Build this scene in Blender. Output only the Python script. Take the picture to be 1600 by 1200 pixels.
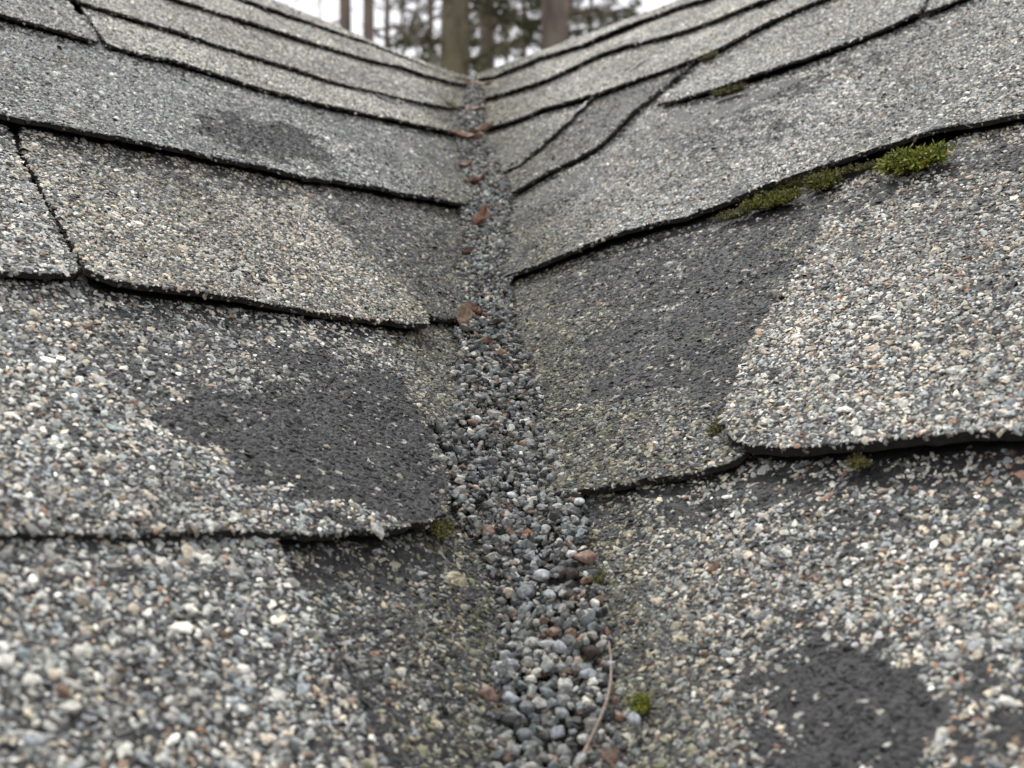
import bpy, math, random
import numpy as np
from mathutils import Vector, Matrix
from mathutils.geometry import delaunay_2d_cdt

scene = bpy.context.scene
for o in list(bpy.data.objects):
    bpy.data.objects.remove(o)

# ------------------------------------------------------------------ camera
F = 1900.0                      # focal length in photograph pixels (1600 wide)
K = 0.533                       # slope of the valley line; both roof planes are z = K (y + |x|)
NRM = math.sqrt(1 + 2 * K * K)
PITCH, YAW = math.radians(3.0), math.radians(2.9)
CAM = np.array([-0.030, 0.0, 0.300])
fw = np.array([math.sin(YAW) * math.cos(PITCH), math.cos(YAW) * math.cos(PITCH), math.sin(PITCH)])
rt = np.cross(fw, [0, 0, 1]); rt /= np.linalg.norm(rt)
up = np.cross(rt, fw)
cd = bpy.data.cameras.new('camera')
cam = bpy.data.objects.new('camera', cd)
scene.collection.objects.link(cam)
cam.matrix_world = Matrix(((rt[0], up[0], -fw[0], CAM[0]), (rt[1], up[1], -fw[1], CAM[1]),
                           (rt[2], up[2], -fw[2], CAM[2]), (0, 0, 0, 1)))
cd.sensor_width = 36.0
cd.lens = 36.0 * F / 1600.0
cd.clip_start = 0.01
cd.clip_end = 500.0
cd.dof.use_dof = True
cd.dof.focus_distance = 0.55
cd.dof.aperture_fstop = 15.0
scene.camera = cam

# ------------------------------------------------------------------ overcast sky, weak wide sun
SUN_EL, SUN_AZ = math.radians(64), math.radians(340)
w = bpy.data.worlds.new('World'); scene.world = w; w.use_nodes = True
nt = w.node_tree; nt.nodes.clear()
wo = nt.nodes.new('ShaderNodeOutputWorld')
bg = nt.nodes.new('ShaderNodeBackground'); bg.inputs['Strength'].default_value = 0.060
sk = nt.nodes.new('ShaderNodeTexSky'); sk.sky_type = 'NISHITA'; sk.sun_disc = False
sk.sun_elevation = SUN_EL; sk.sun_rotation = SUN_AZ; sk.dust_density = 4.0; sk.air_density = 1.0
hs = nt.nodes.new('ShaderNodeHueSaturation'); hs.inputs['Saturation'].default_value = 0.25
mx = nt.nodes.new('ShaderNodeMix'); mx.data_type = 'RGBA'; mx.inputs[0].default_value = 0.85
mx.inputs[7].default_value = (11.2, 11.3, 11.9, 1)           # the even cloud deck
nt.links.new(sk.outputs[0], hs.inputs['Color']); nt.links.new(hs.outputs[0], mx.inputs[6])
nt.links.new(mx.outputs[2], bg.inputs['Color']); nt.links.new(bg.outputs[0], wo.inputs[0])
sd = bpy.data.lights.new('sun', 'SUN'); sd.energy = 1.5; sd.angle = math.radians(12); sd.color = (1, 0.985, 0.955)
sun = bpy.data.objects.new('sun', sd); scene.collection.objects.link(sun)
sv = Vector((math.sin(SUN_AZ) * math.cos(SUN_EL), math.cos(SUN_AZ) * math.cos(SUN_EL), math.sin(SUN_EL)))
sun.rotation_euler = sv.to_track_quat('Z', 'Y').to_euler()
vs = scene.view_settings
vs.view_transform = 'Standard'; vs.look = 'None'; vs.exposure = 1.0; vs.gamma = 1.0; vs.use_curve_mapping = False

rng = np.random.default_rng(7)
random.seed(7)
C = scene.collection

# ------------------------------------------------------------------ helpers
def link(name, me, parent=None, mat=None):
    o = bpy.data.objects.new(name, me); C.objects.link(o)
    if parent: o.parent = parent
    if mat: me.materials.append(mat)
    return o
def empty(name, loc=(0, 0, 0)):
    o = bpy.data.objects.new(name, None); C.objects.link(o); o.location = loc; o.empty_display_size = 0.02
    return o
def tag(o, label=None, cat=None, group=None, kind=None):
    if label: o['label'] = label
    if cat: o['category'] = cat
    if group: o['group'] = group
    if kind: o['kind'] = kind
    return o
def tri_mesh(name, V, T, col=None, smooth=False):
    """mesh from vertex array, triangle array and per-vertex colours"""
    V = np.ascontiguousarray(V, np.float32); T = np.ascontiguousarray(T, np.int32)
    me = bpy.data.meshes.new(name)
    me.vertices.add(len(V)); me.vertices.foreach_set('co', V.ravel())
    me.loops.add(T.size); me.loops.foreach_set('vertex_index', T.ravel())
    me.polygons.add(len(T)); me.polygons.foreach_set('loop_start', np.arange(0, T.size, 3, dtype=np.int32))
    me.update(calc_edges=True)
    if smooth: me.polygons.foreach_set('use_smooth', np.ones(len(T), bool))
    else: me.polygons.foreach_set('use_smooth', np.zeros(len(T), bool))
    if col is not None:
        a = me.color_attributes.new('tone', 'FLOAT_COLOR', 'POINT')
        c4 = np.ones((len(V), 4), np.float32); c4[:, :3] = col
        a.data.foreach_set('color', c4.ravel())
    me.validate()
    return me
def hash2(i, j, s):
    h = (i.astype(np.int64) * 374761393 + j.astype(np.int64) * 668265263 + s * 974634541) & 0x7fffffff
    h = ((h ^ (h >> 13)) * 1274126177) & 0x7fffffff
    return ((h ^ (h >> 16)) & 0xffff) / 65535.0
def noise(x, y, s=0):
    x = np.asarray(x, float); y = np.asarray(y, float)
    i = np.floor(x); j = np.floor(y); a = x - i; b = y - j
    a = a * a * (3 - 2 * a); b = b * b * (3 - 2 * b)
    return (hash2(i, j, s) * (1 - a) + hash2(i + 1, j, s) * a) * (1 - b) + (hash2(i, j + 1, s) * (1 - a) + hash2(i + 1, j + 1, s) * a) * b
def fbm(x, y, s=0, o=4):
    t = 0; am = 0.5; n = 0
    for k in range(o):
        t = t + am * noise(np.asarray(x) * 2 ** k, np.asarray(y) * 2 ** k, s + k); n += am; am *= 0.5
    return t / n
def inside(P, poly):
    x, y = P[:, 0], P[:, 1]; r = np.zeros(len(P), bool)
    n = len(poly)
    for a in range(n):
        x0, y0 = poly[a]; x1, y1 = poly[(a + 1) % n]
        if y0 == y1: continue
        k = ((y0 > y) != (y1 > y)) & (x < (x1 - x0) * (y - y0) / (y1 - y0) + x0)
        r ^= k
    return r
def edge_dist(P, poly):
    d = np.full(len(P), 1e9); n = len(poly)
    for a in range(n):
        A = np.array(poly[a]); B = np.array(poly[(a + 1) % n]); AB = B - A
        t = np.clip(((P - A) @ AB) / max(AB @ AB, 1e-12), 0, 1)
        d = np.minimum(d, np.linalg.norm(P - (A + t[:, None] * AB), axis=1))
    return d

# the two roof planes: c runs along the courses, u up the slope, n out of the roof
S2 = math.sqrt(2)
BAS = {}
for s in (-1, 1):
    u_ = np.array([s, 1, 2 * K]) / math.sqrt(2 + 4 * K * K)
    c_ = np.array([1, -s, 0]) / S2
    BAS[s] = (c_, u_, np.cross(c_, u_))
CU = S2 / math.sqrt(2 + 4 * K * K)      # |c| at the fold = CU * u
def on_plane(px, py, s, off=0.005):
    d = fw + rt * (px - 800) / F - up * (py - 600) / F
    n = BAS[s][2]
    t = (off - n @ CAM) / (n @ d)
    return CAM + t * d
def cu(px, py, s):
    P = on_plane(px, py, s)
    c, u = float(BAS[s][0] @ P), float(BAS[s][1] @ P)
    lim = CU * u
    return (min(c, lim - .001), u) if s < 0 else (max(c, -lim + .001), u)
def to_px(P):
    d = P - CAM; z = d @ fw
    return 800 + F * (d @ rt) / z, 600 - F * (d @ up) / z, z

# ------------------------------------------------------------------ materials
def mat(name):
    m = bpy.data.materials.new(name); m.use_nodes = True
    n = m.node_tree; b = n.nodes['Principled BSDF']
    return m, n, b
def nd(n, t, **k):
    q = n.nodes.new(t)
    for a, v in k.items():
        if hasattr(q, a) and a not in q.inputs: setattr(q, a, v)
        else: q.inputs[a].default_value = v
    return q
def grain_mat(name, rough=0.72, nscale=900., amp=0.35, bump=0.25, spec=0.3):
    m, n, b = mat(name)
    at = nd(n, 'ShaderNodeVertexColor'); at.layer_name = 'tone'
    tc = nd(n, 'ShaderNodeTexCoord')
    no = nd(n, 'ShaderNodeTexNoise', Scale=nscale, Detail=3.0)
    mr = nd(n, 'ShaderNodeMapRange'); mr.inputs[1].default_value = .3; mr.inputs[2].default_value = .7
    mr.inputs[3].default_value = 1 - amp; mr.inputs[4].default_value = 1 + amp
    mu = nd(n, 'ShaderNodeMix', data_type='RGBA', blend_type='MULTIPLY'); mu.inputs[0].default_value = 1
    n.links.new(tc.outputs['Object'], no.inputs['Vector']); n.links.new(no.outputs[0], mr.inputs[0])
    n.links.new(at.outputs[0], mu.inputs[6]); n.links.new(mr.outputs[0], mu.inputs[7])
    n.links.new(mu.outputs[2], b.inputs['Base Color'])
    bp = nd(n, 'ShaderNodeBump', Strength=bump, Distance=0.0006)
    n.links.new(no.outputs[0], bp.inputs['Height']); n.links.new(bp.outputs[0], b.inputs['Normal'])
    b.inputs['Roughness'].default_value = rough; b.inputs['Specular IOR Level'].default_value = spec
    return m
M_GRAN = grain_mat('mineral_granules')
M_PEB = grain_mat('pebble_stone', 0.65, 650., 0.45, 0.5, 0.35)
M_MOSS = grain_mat('moss_leaves', 0.6, 1200., 0.25, 0.1, 0.25)
M_DRY = grain_mat('dry_leaf', 0.7, 500., 0.35, 0.6, 0.25)

def asphalt():
    m, n, b = mat('bare_asphalt')
    tc = nd(n, 'ShaderNodeTexCoord')
    big = nd(n, 'ShaderNodeTexNoise', Scale=26., Detail=5.0, Roughness=.6)
    fine = nd(n, 'ShaderNodeTexNoise', Scale=420., Detail=3.0, Roughness=.65)
    warp = nd(n, 'ShaderNodeTexNoise', Scale=240., Detail=1.0)
    vm = nd(n, 'ShaderNodeVectorMath', operation='MULTIPLY_ADD'); vm.inputs[1].default_value = (.004,) * 3
    vor = nd(n, 'ShaderNodeTexVoronoi', Scale=430.); vor.feature = 'F1'
    cr = nd(n, 'ShaderNodeValToRGB')
    cr.color_ramp.elements[0].position = .3; cr.color_ramp.elements[0].color = (.0135, .013, .0128, 1)
    cr.color_ramp.elements[1].position = .75; cr.color_ramp.elements[1].color = (.038, .037, .036, 1)
    for q in (big, fine, warp): n.links.new(tc.outputs['Object'], q.inputs['Vector'])
    n.links.new(warp.outputs['Color'], vm.inputs[0]); n.links.new(tc.outputs['Object'], vm.inputs[2])
    n.links.new(vm.outputs[0], vor.inputs['Vector'])
    n.links.new(big.outputs[0], cr.inputs[0])
    mu = nd(n, 'ShaderNodeMix', data_type='RGBA', blend_type='MULTIPLY'); mu.inputs[0].default_value = 1
    mr = nd(n, 'ShaderNodeMapRange'); mr.inputs[1].default_value = .3; mr.inputs[2].default_value = .7
    mr.inputs[3].default_value = .65; mr.inputs[4].default_value = 1.4
    n.links.new(fine.outputs[0], mr.inputs[0]); n.links.new(cr.outputs[0], mu.inputs[6]); n.links.new(mr.outputs[0], mu.inputs[7])
    # stone dust caught in the sockets the granules fell from
    sp = nd(n, 'ShaderNodeSeparateColor'); n.links.new(vor.outputs['Color'], sp.inputs[0])
    gt = nd(n, 'ShaderNodeMath', operation='GREATER_THAN'); gt.inputs[1].default_value = .965
    n.links.new(sp.outputs[0], gt.inputs[0])
    m2 = nd(n, 'ShaderNodeMix', data_type='RGBA'); m2.inputs[7].default_value = (.30, .28, .24, 1)
    n.links.new(gt.outputs[0], m2.inputs[0]); n.links.new(mu.outputs[2], m2.inputs[6])
    n.links.new(m2.outputs[2], b.inputs['Base Color'])
    ad = nd(n, 'ShaderNodeMath', operation='MULTIPLY_ADD'); ad.inputs[1].default_value = .6
    n.links.new(vor.outputs['Distance'], ad.inputs[0]); n.links.new(fine.outputs[0], ad.inputs[2])
    bp = nd(n, 'ShaderNodeBump', Strength=.9, Distance=0.0012)
    n.links.new(ad.outputs[0], bp.inputs['Height']); n.links.new(bp.outputs[0], b.inputs['Normal'])
    b.inputs['Roughness'].default_value = .62; b.inputs['Specular IOR Level'].default_value = .35
    return m
M_ASPH = asphalt()
def plain(name, col, rough=.8, nscale=8., amp=.4, bump=0., dist=.01, stretch=None):
    m, n, b = mat(name)
    tc = nd(n, 'ShaderNodeTexCoord'); no = nd(n, 'ShaderNodeTexNoise', Scale=nscale, Detail=6.0, Roughness=.65)
    if stretch:
        mp = nd(n, 'ShaderNodeMapping'); mp.inputs['Scale'].default_value = stretch
        n.links.new(tc.outputs['Object'], mp.inputs[0]); n.links.new(mp.outputs[0], no.inputs['Vector'])
    else: n.links.new(tc.outputs['Object'], no.inputs['Vector'])
    cr = nd(n, 'ShaderNodeValToRGB')
    cr.color_ramp.elements[0].position = .3; cr.color_ramp.elements[0].color = tuple(x * (1 - amp) for x in col) + (1,)
    cr.color_ramp.elements[1].position = .7; cr.color_ramp.elements[1].color = tuple(x * (1 + amp) for x in col) + (1,)
    n.links.new(no.outputs[0], cr.inputs[0]); n.links.new(cr.outputs[0], b.inputs['Base Color'])
    if bump:
        bp = nd(n, 'ShaderNodeBump', Strength=bump, Distance=dist)
        n.links.new(no.outputs[0], bp.inputs['Height']); n.links.new(bp.outputs[0], b.inputs['Normal'])
    b.inputs['Roughness'].default_value = rough
    return m

M_EDGE = plain('cut_edge', (.014, .012, .010), .9, 500., .7, .8, .001)

# ------------------------------------------------------------------ ground far below the roof
g = 300.
me = bpy.data.meshes.new('ground')
me.from_pydata([(-g, -g, -3.4), (g, -g, -3.4), (g, g, -3.4), (-g, g, -3.4)], [], [(0, 1, 2, 3)])
tag(link('ground', me, None, plain('leaf_litter', (.10, .075, .05), .95, 3., .5, .5, .05)), 'brown woodland floor below the roof', None, None, 'structure')

# ------------------------------------------------------------------ the roof
roof = empty('shingle_roof', (0, 0, 0))
tag(roof, 'weathered grey asphalt shingle roof with two slopes meeting in a valley', 'roof')
M_DECK = plain('deck_felt', (.03, .028, .026), .9, 60., .3, .3, .002)

def place(s, c, u, h):
    cv, uv, nv = BAS[s]
    return c[:, None] * cv + u[:, None] * uv + h[:, None] * nv

# ridge (silhouette) lines, as the roof's top edge runs
SIL = {-1: [(-600, -464), (300, -60), (427, -3), (485, 22), (550, 51), (610, 79), (672, 107), (715, 123), (747, 126)],
       1: [(738, 122), (762, 115), (832, 92), (890, 60), (950, 42), (987, 26), (1012, 20), (1050, 5), (1130, -30), (1280, -95), (2180, -485)]}
for s in (-1, 1):
    # felt covered deck, a board under the shingles ending at the ridge
    pts = [cu(x, y, s) for x, y in SIL[s]]
    low = [cu(x, y, s) for x, y in ([(-1300, 1750), (900, 1750)] if s < 0 else [(850, 1750), (3000, 1750)])]
    if s < 0: poly = low + [cu(745, 130, s)] + pts[::-1] + [cu(-1300, -600, s)]
    else: poly = low + [cu(2900, -500, s)] + pts[::-1]
    V = []; n_ = len(poly)
    for h in (-.003, -.02):
        A = np.array(poly); V += place(s, A[:, 0], A[:, 1], np.full(n_, h)).tolist()
    me = bpy.data.meshes.new('roof_deck')
    me.from_pydata(V, [], [tuple(range(n_)), tuple(range(2 * n_ - 1, n_ - 1, -1))] + [(i, i + n_, (i + 1) % n_ + n_, (i + 1) % n_) for i in range(n_)])
    link('roof_deck', me, roof, M_DECK)

# granule colours (real-world albedo)
TONES = np.array([[.44, .43, .40],    # 0 pale grey
                  [.30, .31, .31],    # 1 cool grey
                  [.235, .26, .275],  # 2 slate blue
                  [.46, .40, .32],    # 3 tan
                  [.27, .175, .125],  # 4 rust
                  [.68, .66, .61],    # 5 near white
                  [.17, .17, .165],   # 6 mid grey
                  [.055, .053, .055], # 7 charcoal
                  [.25, .24, .17]]) * np.array([1.0, 1.0, .955])  # 8 lichen olive
PAL = {'blue': [.27, .36, .20, .02, .0, .05, .09, .02, .0],
       'tan': [.30, .10, .06, .32, .01, .05, .08, .03, .07],
       'grey': [.34, .24, .10, .08, .02, .08, .11, .03, .0],
       'pale': [.52, .14, .03, .20, .0, .10, .01, .0, .0],
       'mixed': [.28, .20, .13, .14, .035, .07, .12, .04, .0],
       'warm': [.27, .15, .12, .22, .075, .07, .08, .03, .0],
       'dull': [.14, .15, .14, .13, .05, .05, .20, .10, .04],
       'olive': [.15, .12, .07, .17, .02, .02, .20, .09, .18],
       'dark': [.10, .12, .14, .08, .03, .04, .30, .19, .0]}

# each shingle: slope, lower edge and upper edge (left to right, photograph pixels traced onto the roof plane),
# height of the lower edge, run over which it sinks, tone, granule density, worn patches and sparser strips below overlying edges (polygon, share kept, feather), lift
SH = []
def sh(s, low, top, pal, H=.0072, E=.15, dens=1.0, bare=(), lift=.0015, label=None, tint=()):
    SH.append(dict(s=s, low=low, top=top, pal=pal, H=H, E=E, dens=dens, bare=bare, lift=lift, label=label, tint=tint))
L, R = -1, 1
# --- left slope, from the bottom up
sh(L, [(400, 1480), (1000, 1480)], [(395, 740), (830, 740)], 'olive', .0052, .15, .85, label='dark weathered shingle beside the gravel in the left foreground',
   bare=[([(430, 840), (740, 840), (760, 930), (640, 960), (500, 930)], .55, .02)])
sh(L, [(-280, 1480), (745, 1480), (655, 1320), (602, 1215), (552, 1105), (520, 1040), (482, 962), (445, 890)], [(-280, 780), (395, 760)], 'mixed', .0085, .45, 1.0,
   label='granule covered shingle in the left foreground')
sh(L, [(540, 715), (640, 690), (672, 672), (688, 662), (790, 650)], [(540, 440), (790, 440)], 'olive', .0050, .13, 1.0)
SH[-1]['base'] = -.0012
sh(L, [(-280, 868), (0, 857), (120, 853), (240, 853), (350, 852), (470, 851), (560, 847), (625, 841), (665, 832), (688, 816), (697, 795), (692, 760), (684, 715), (672, 678), (655, 645), (640, 610), (626, 570), (612, 530)],
   [(-280, 350), (0, 370), (590, 470)], 'mixed', .0082, .16, 1.0, lift=.002, label='left shingle with a large bald black patch',
   bare=[([(240, 622), (330, 612), (420, 600), (500, 590), (560, 580), (640, 600), (690, 690), (725, 795), (710, 830), (640, 834), (560, 830), (475, 818), (465, 792), (420, 760), (370, 740), (320, 712), (285, 680)], .035, .003),
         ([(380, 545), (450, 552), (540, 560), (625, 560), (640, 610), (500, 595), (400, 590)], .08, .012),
         ([(190, 505), (330, 520), (480, 535), (430, 560), (290, 560), (200, 545)], .35, .02),
         ([(130, 560), (260, 545), (400, 580), (350, 606), (240, 600), (150, 575)], .45, .02),
         ([(100, 455), (330, 475), (620, 520), (640, 548), (420, 520), (120, 495)], .5, .02)], )
sh(L, [(430, 460), (600, 490), (645, 486), (662, 491), (676, 499), (695, 503), (716, 500), (790, 490)], [(400, 215), (790, 300)], 'dull', .0048, .14, .95,
   bare=[([(600, 330), (720, 325), (730, 400), (640, 370)], .6, .02), ([(610, 420), (690, 440), (720, 490), (660, 485), (640, 450)], .5, .02)])
sh(L, [(-300, 424), (-80, 430), (0, 434), (60, 439), (112, 437), (121, 428), (106, 394), (84, 346), (62, 300), (44, 262), (28, 222)], [(-300, 60), (0, 140), (12, 175)], 'grey', .0072, .15, 1.0, lift=.002)
sh(L, [(150, 447), (176, 456), (240, 463), (320, 474), (400, 485), (500, 499), (580, 509), (640, 518), (664, 517), (667, 508), (652, 486), (632, 460), (604, 430), (570, 400), (540, 370), (512, 338), (488, 308)],
   [(32, 165), (300, 205), (455, 265)], 'tan', .0080, .15, 1.05, lift=.0015, label='tan tinted shingle above the large bald patch',
   bare=[([(20, 195), (160, 218), (300, 246), (450, 282), (480, 312), (330, 288), (180, 262), (60, 240)], .42, .02), ([(110, 272), (170, 270), (190, 290), (130, 300)], .3, .01)])  # first polygon: fewer granules along the upper edge, dark asphalt shows
SH[-1]['left'] = [(130, 436), (113, 400), (90, 346), (70, 300), (53, 262), (37, 222)]
SH[-2]['base'] = .0010
sh(L, [(-300, 122), (-100, 166), (0, 189), (100, 209), (200, 229), (290, 244), (370, 262), (450, 280), (530, 291), (600, 304), (660, 315), (722, 325), (733, 318), (745, 300)], [(-300, -130), (0, -20), (350, 80), (745, 180)], 'blue', .0074, .15, 1.05,
   label='bluish grey left shingle with a small bald patch', lift=.002,
   bare=[([(296, 192), (345, 178), (395, 182), (440, 184), (470, 205), (500, 235), (522, 256), (480, 262), (420, 256), (350, 240), (310, 215)], .03, .006),
         ([(570, 180), (720, 212), (722, 300), (690, 270), (640, 225)], .35, .02)])
sh(L, [(590, 150), (648, 182), (700, 209), (718, 211), (745, 205)], [(560, 100), (750, 140)], 'dull', .0058, .09, .95)
sh(L, [(-300, -52), (-150, -10), (0, 28), (60, 43), (120, 60), (153, 68), (146, 54), (128, 30), (112, 8)], [(-300, -160), (90, -40)], 'grey', .0074, .10)
sh(L, [(168, 73), (215, 86), (270, 99), (350, 123), (420, 143), (480, 160), (545, 175), (610, 188), (660, 200), (700, 208), (707, 203), (680, 186), (655, 170), (632, 158)], [(92, -60), (300, 10), (600, 130)], 'pale', .0076, .09, 1.05, label='pale tan left shingle fifth course up')
sh(L, [(-60, -60), (30, -25), (110, 1), (180, 24), (258, 47), (330, 71), (400, 92), (480, 117), (512, 129), (600, 147), (660, 162), (696, 169), (735, 166)], [(100, -120), (400, 5), (600, 75), (745, 130)], 'pale', .0072, .09, 1.0,
   bare=[([(470, 90), (560, 105), (640, 128), (690, 155), (640, 150), (560, 130)], .5, .02)])
sh(L, [(120, -50), (200, -25), (280, 2), (360, 27), (420, 46), (482, 67), (577, 95), (625, 105), (655, 116), (710, 131), (745, 134)], [(260, -70), (380, -20), (600, 72), (745, 124)], 'pale', .0072, .09, 1.0)
sh(L, [(260, -62), (330, -22), (380, 1), (412, 13), (470, 33), (540, 56), (580, 70), (640, 94), (700, 121), (742, 130)], SIL[-1][1:], 'pale', .0072, .09, 1.0)
# --- right slope, from the bottom up
sh(R, [(800, 1480), (2150, 1480)], [(800, 660), (1160, 650), (2050, 600)], 'warm', .0060, .15, 1.0, label='right foreground shingle with a bald black patch',
   bare=[([(1285, 1022), (1325, 1008), (1372, 998), (1420, 1020), (1450, 1045), (1490, 1070), (1502, 1100), (1490, 1140), (1440, 1172), (1400, 1240), (1215, 1260), (1245, 1190), (1262, 1150), (1245, 1100)], .03, .003),
         ([(1180, 990), (1280, 985), (1300, 1015), (1250, 1060), (1200, 1040)], .3, .01), ([(1200, 1080), (1262, 1080), (1250, 1130), (1195, 1130)], .25, .01),
         ([(1570, 1030), (1640, 1030), (1640, 1100), (1580, 1080)], .1, .006), ([(1560, 1140), (1640, 1120), (1640, 1230), (1545, 1230)], .12, .01),
         ([(1160, 715), (1300, 728), (1620, 712), (1620, 775), (1480, 770), (1250, 790), (930, 830), (915, 780)], .12, .02),  # strip below the overlying edge with few granules, dark asphalt shows
         ([(1270, 815), (1400, 800), (1460, 840), (1390, 862), (1300, 856)], .3, .012)],
   tint=[([(890, 780), (960, 770), (1010, 1000), (1080, 1200), (1060, 1300), (950, 1300)], 'olive')])
sh(R, [(760, 790), (905, 773), (960, 765), (1010, 756), (1060, 748), (1115, 739), (1150, 727), (1175, 705)], [(720, 380), (1310, 250)], 'olive', .0056, .16, 1.0, label='right shingle with a wide bald strip beside the gravel',
   bare=[([(905, 545), (930, 510), (960, 490), (1010, 455), (1080, 425), (1160, 380), (1280, 335), (1270, 400), (1215, 500), (1165, 600), (1120, 640), (1075, 628), (1040, 610), (960, 620), (895, 615)], .06, .005),
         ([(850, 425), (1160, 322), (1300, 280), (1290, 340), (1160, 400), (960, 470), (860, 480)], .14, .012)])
sh(R, [(1168, 714), (1200, 717), (1250, 720), (1300, 721), (1350, 719), (1400, 716), (1450, 712), (1530, 706), (1600, 702), (2000, 680)], [(1278, 345), (1292, 285), (1600, 165), (2000, 60)], 'warm', .0108, .17, 1.05, lift=.002, label='tan and rust speckled right shingle above the foreground',
   bare=[([(1290, 290), (1480, 235), (1620, 200), (1620, 255), (1500, 285), (1380, 315), (1300, 350)], .28, .012), ([(1190, 575), (1225, 572), (1222, 592), (1195, 592)], .0, .002)])
SH[-1]['th'] = .0042
SH[-1]['left'] = [(1146, 700), (1136, 672), (1140, 645), (1150, 612), (1166, 568), (1186, 522), (1208, 478), (1236, 424), (1258, 384)]
sh(R, [(745, 450), (806, 434), (850, 418), (920, 393), (1000, 368), (1080, 346), (1150, 322), (1200, 301), (1290, 270), (1340, 254), (1400, 239), (1470, 213), (1530, 203), (1600, 189), (2000, 110)], [(745, 260), (935, 190), (1010, 120), (1260, 40), (2000, -200)], 'grey', .0076, .15, 1.05, lift=.0028, label='long grey right shingle with moss along its lower edge',
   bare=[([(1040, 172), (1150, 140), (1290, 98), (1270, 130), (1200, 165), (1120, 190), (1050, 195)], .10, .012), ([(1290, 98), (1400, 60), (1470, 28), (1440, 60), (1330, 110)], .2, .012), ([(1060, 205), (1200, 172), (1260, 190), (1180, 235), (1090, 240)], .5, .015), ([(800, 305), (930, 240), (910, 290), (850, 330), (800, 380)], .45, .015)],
   tint=[([(790, 300), (940, 240), (1040, 180), (1130, 210), (1150, 300), (1000, 360), (805, 432)], 'mixed'), ([(780, 300), (860, 290), (850, 430), (780, 440)], 'olive')])
sh(R, [(715, 285), (782, 272), (812, 260), (842, 234), (872, 207), (900, 180), (925, 155), (965, 128)], [(715, 180), (880, 140), (1010, 90)], 'grey', .0062, .10, 1.0, bare=[([(760, 215), (810, 200), (800, 262), (760, 270)], .6, .02)])
sh(R, [(801, 304), (826, 292), (850, 277), (873, 265), (905, 250), (935, 233), (962, 208), (982, 187), (1002, 168), (1022, 152), (1055, 125), (1085, 98)], [(793, 274), (845, 232), (872, 205), (925, 150), (1000, 90), (1090, 60)], 'dull', .0082, .10, 1.05, lift=.002)
sh(R, [(1028, 166), (1065, 158), (1100, 148), (1160, 130), (1210, 115), (1260, 98), (1300, 82), (1335, 68), (1390, 46), (1438, 27), (1446, 12), (1462, -30)], [(1108, 90), (1128, 60), (1300, -20), (1475, -90)], 'grey', .0082, .10, 1.05, lift=.002)
SH[-1]['left'] = [(1040, 152), (1075, 120)]
sh(R, [(1446, 24), (1500, 2), (1560, -20), (1800, -110)], [(1478, -70), (1600, -150), (1800, -220)], 'grey', .0078, .10)
sh(R, [(735, 209), (775, 200), (810, 189), (850, 172), (890, 162), (930, 151), (977, 134), (1007, 122), (1050, 107), (1090, 94), (1122, 81), (1174, 52), (1240, 19), (1289, 0), (1380, -38), (1500, -90)], [(735, 150), (800, 130), (900, 85), (1100, 10), (1420, -120)], 'pale', .0074, .09, 1.05, lift=.0015)
sh(R, [(742, 160), (782, 150), (840, 132), (890, 110), (925, 92), (975, 75), (1037, 60), (1077, 49), (1120, 32), (1163, 15), (1202, 0), (1300, -42), (1400, -88)], [(742, 112), (830, 80), (920, 48), (1060, -5), (1330, -110)], 'pale', .0074, .09, 1.0)
sh(R, [(742, 126), (772, 122), (825, 101), (842, 93), (875, 84), (917, 70), (940, 60), (1025, 27), (1060, 13), (1100, 2), (1180, -32), (1300, -80)], SIL[1][:-1], 'pale', .0082, .09, 1.0)

CR = [(L, (440, 80), [([(378, 32), (410, 60), (440, 88)], .0022), ([(488, 92), (515, 110), (545, 134)], .0022)]),
      (L, (450, 50), [([(410, 10), (440, 34), (482, 66)], .0026), ([(565, 85), (600, 105)], .002)]),
      (L, (600, 125), [([(560, 95), (590, 112), (620, 125)], .0022)]),
      (R, (830, 120), [([(786, 149), (830, 118), (868, 91)], .0026)]),
      (R, (1100, 20), [([(1060, 52), (1085, 32), (1125, 2)], .0022)]),
      (R, (830, 350), [([(800, 432), (822, 402), (846, 370)], .0024), ([(932, 245), (918, 268), (905, 288)], .002), ([(1150, 322), (1158, 300)], .002)]),
      (R, (1240, 400), [([(1285, 300), (1262, 372)], .0015)]),
      (L, (650, 400), [([(612, 412), (660, 408), (700, 386), (735, 386)], .0012)]),
      (L, (640, 1050), [([(440, 880), (490, 962), (530, 1040), (563, 1105), (614, 1215)], .005)]),
      (L, (90, 620), [([(40, 600), (110, 640), (170, 660)], .001)])]
for (s_, pt, cr) in CR:
    best = None
    for d in SH:
        if d['s'] != s_: continue
        q = np.array([cu(*pt, s_)])
        if inside(q, [cu(a, b, s_) for a, b in d['low'] + d['top'][::-1] + d.get('left', [])[::-1]])[0]: best = d
    if best: best.setdefault('crack', []).extend(cr)
for i, d in enumerate(SH):
    d['gs'] = {'warm': .85}.get(d['pal'], .82); d['br'] = {'pale': 1.18, 'dull': .74, 'olive': .86, 'tan': 1.12, 'blue': 1.0, 'grey': 1.16, 'warm': 1.08}.get(d['pal'], 1.0)
SH[0].update(gs=.9, br=.85); SH[1].update(gs=.94, br=1.05); SH[3].update(gs=.88, br=1.12)
def resample(pts, step, jit, seed):
    out = []
    n = len(pts)
    for a in range(n):
        A = np.array(pts[a]); B = np.array(pts[(a + 1) % n]); d = np.linalg.norm(B - A)
        k = max(1, int(d / step)); nv = np.array([-(B - A)[1], (B - A)[0]]) / max(d, 1e-9)
        for q in range(k):
            P = A + (B - A) * q / k
            j = (fbm(np.array([P[0] * 210.]), np.array([P[1] * 210.]), seed, 3)[0] - .5) * 2 * jit
            out.append(tuple(P + nv * j))
    return out

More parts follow.
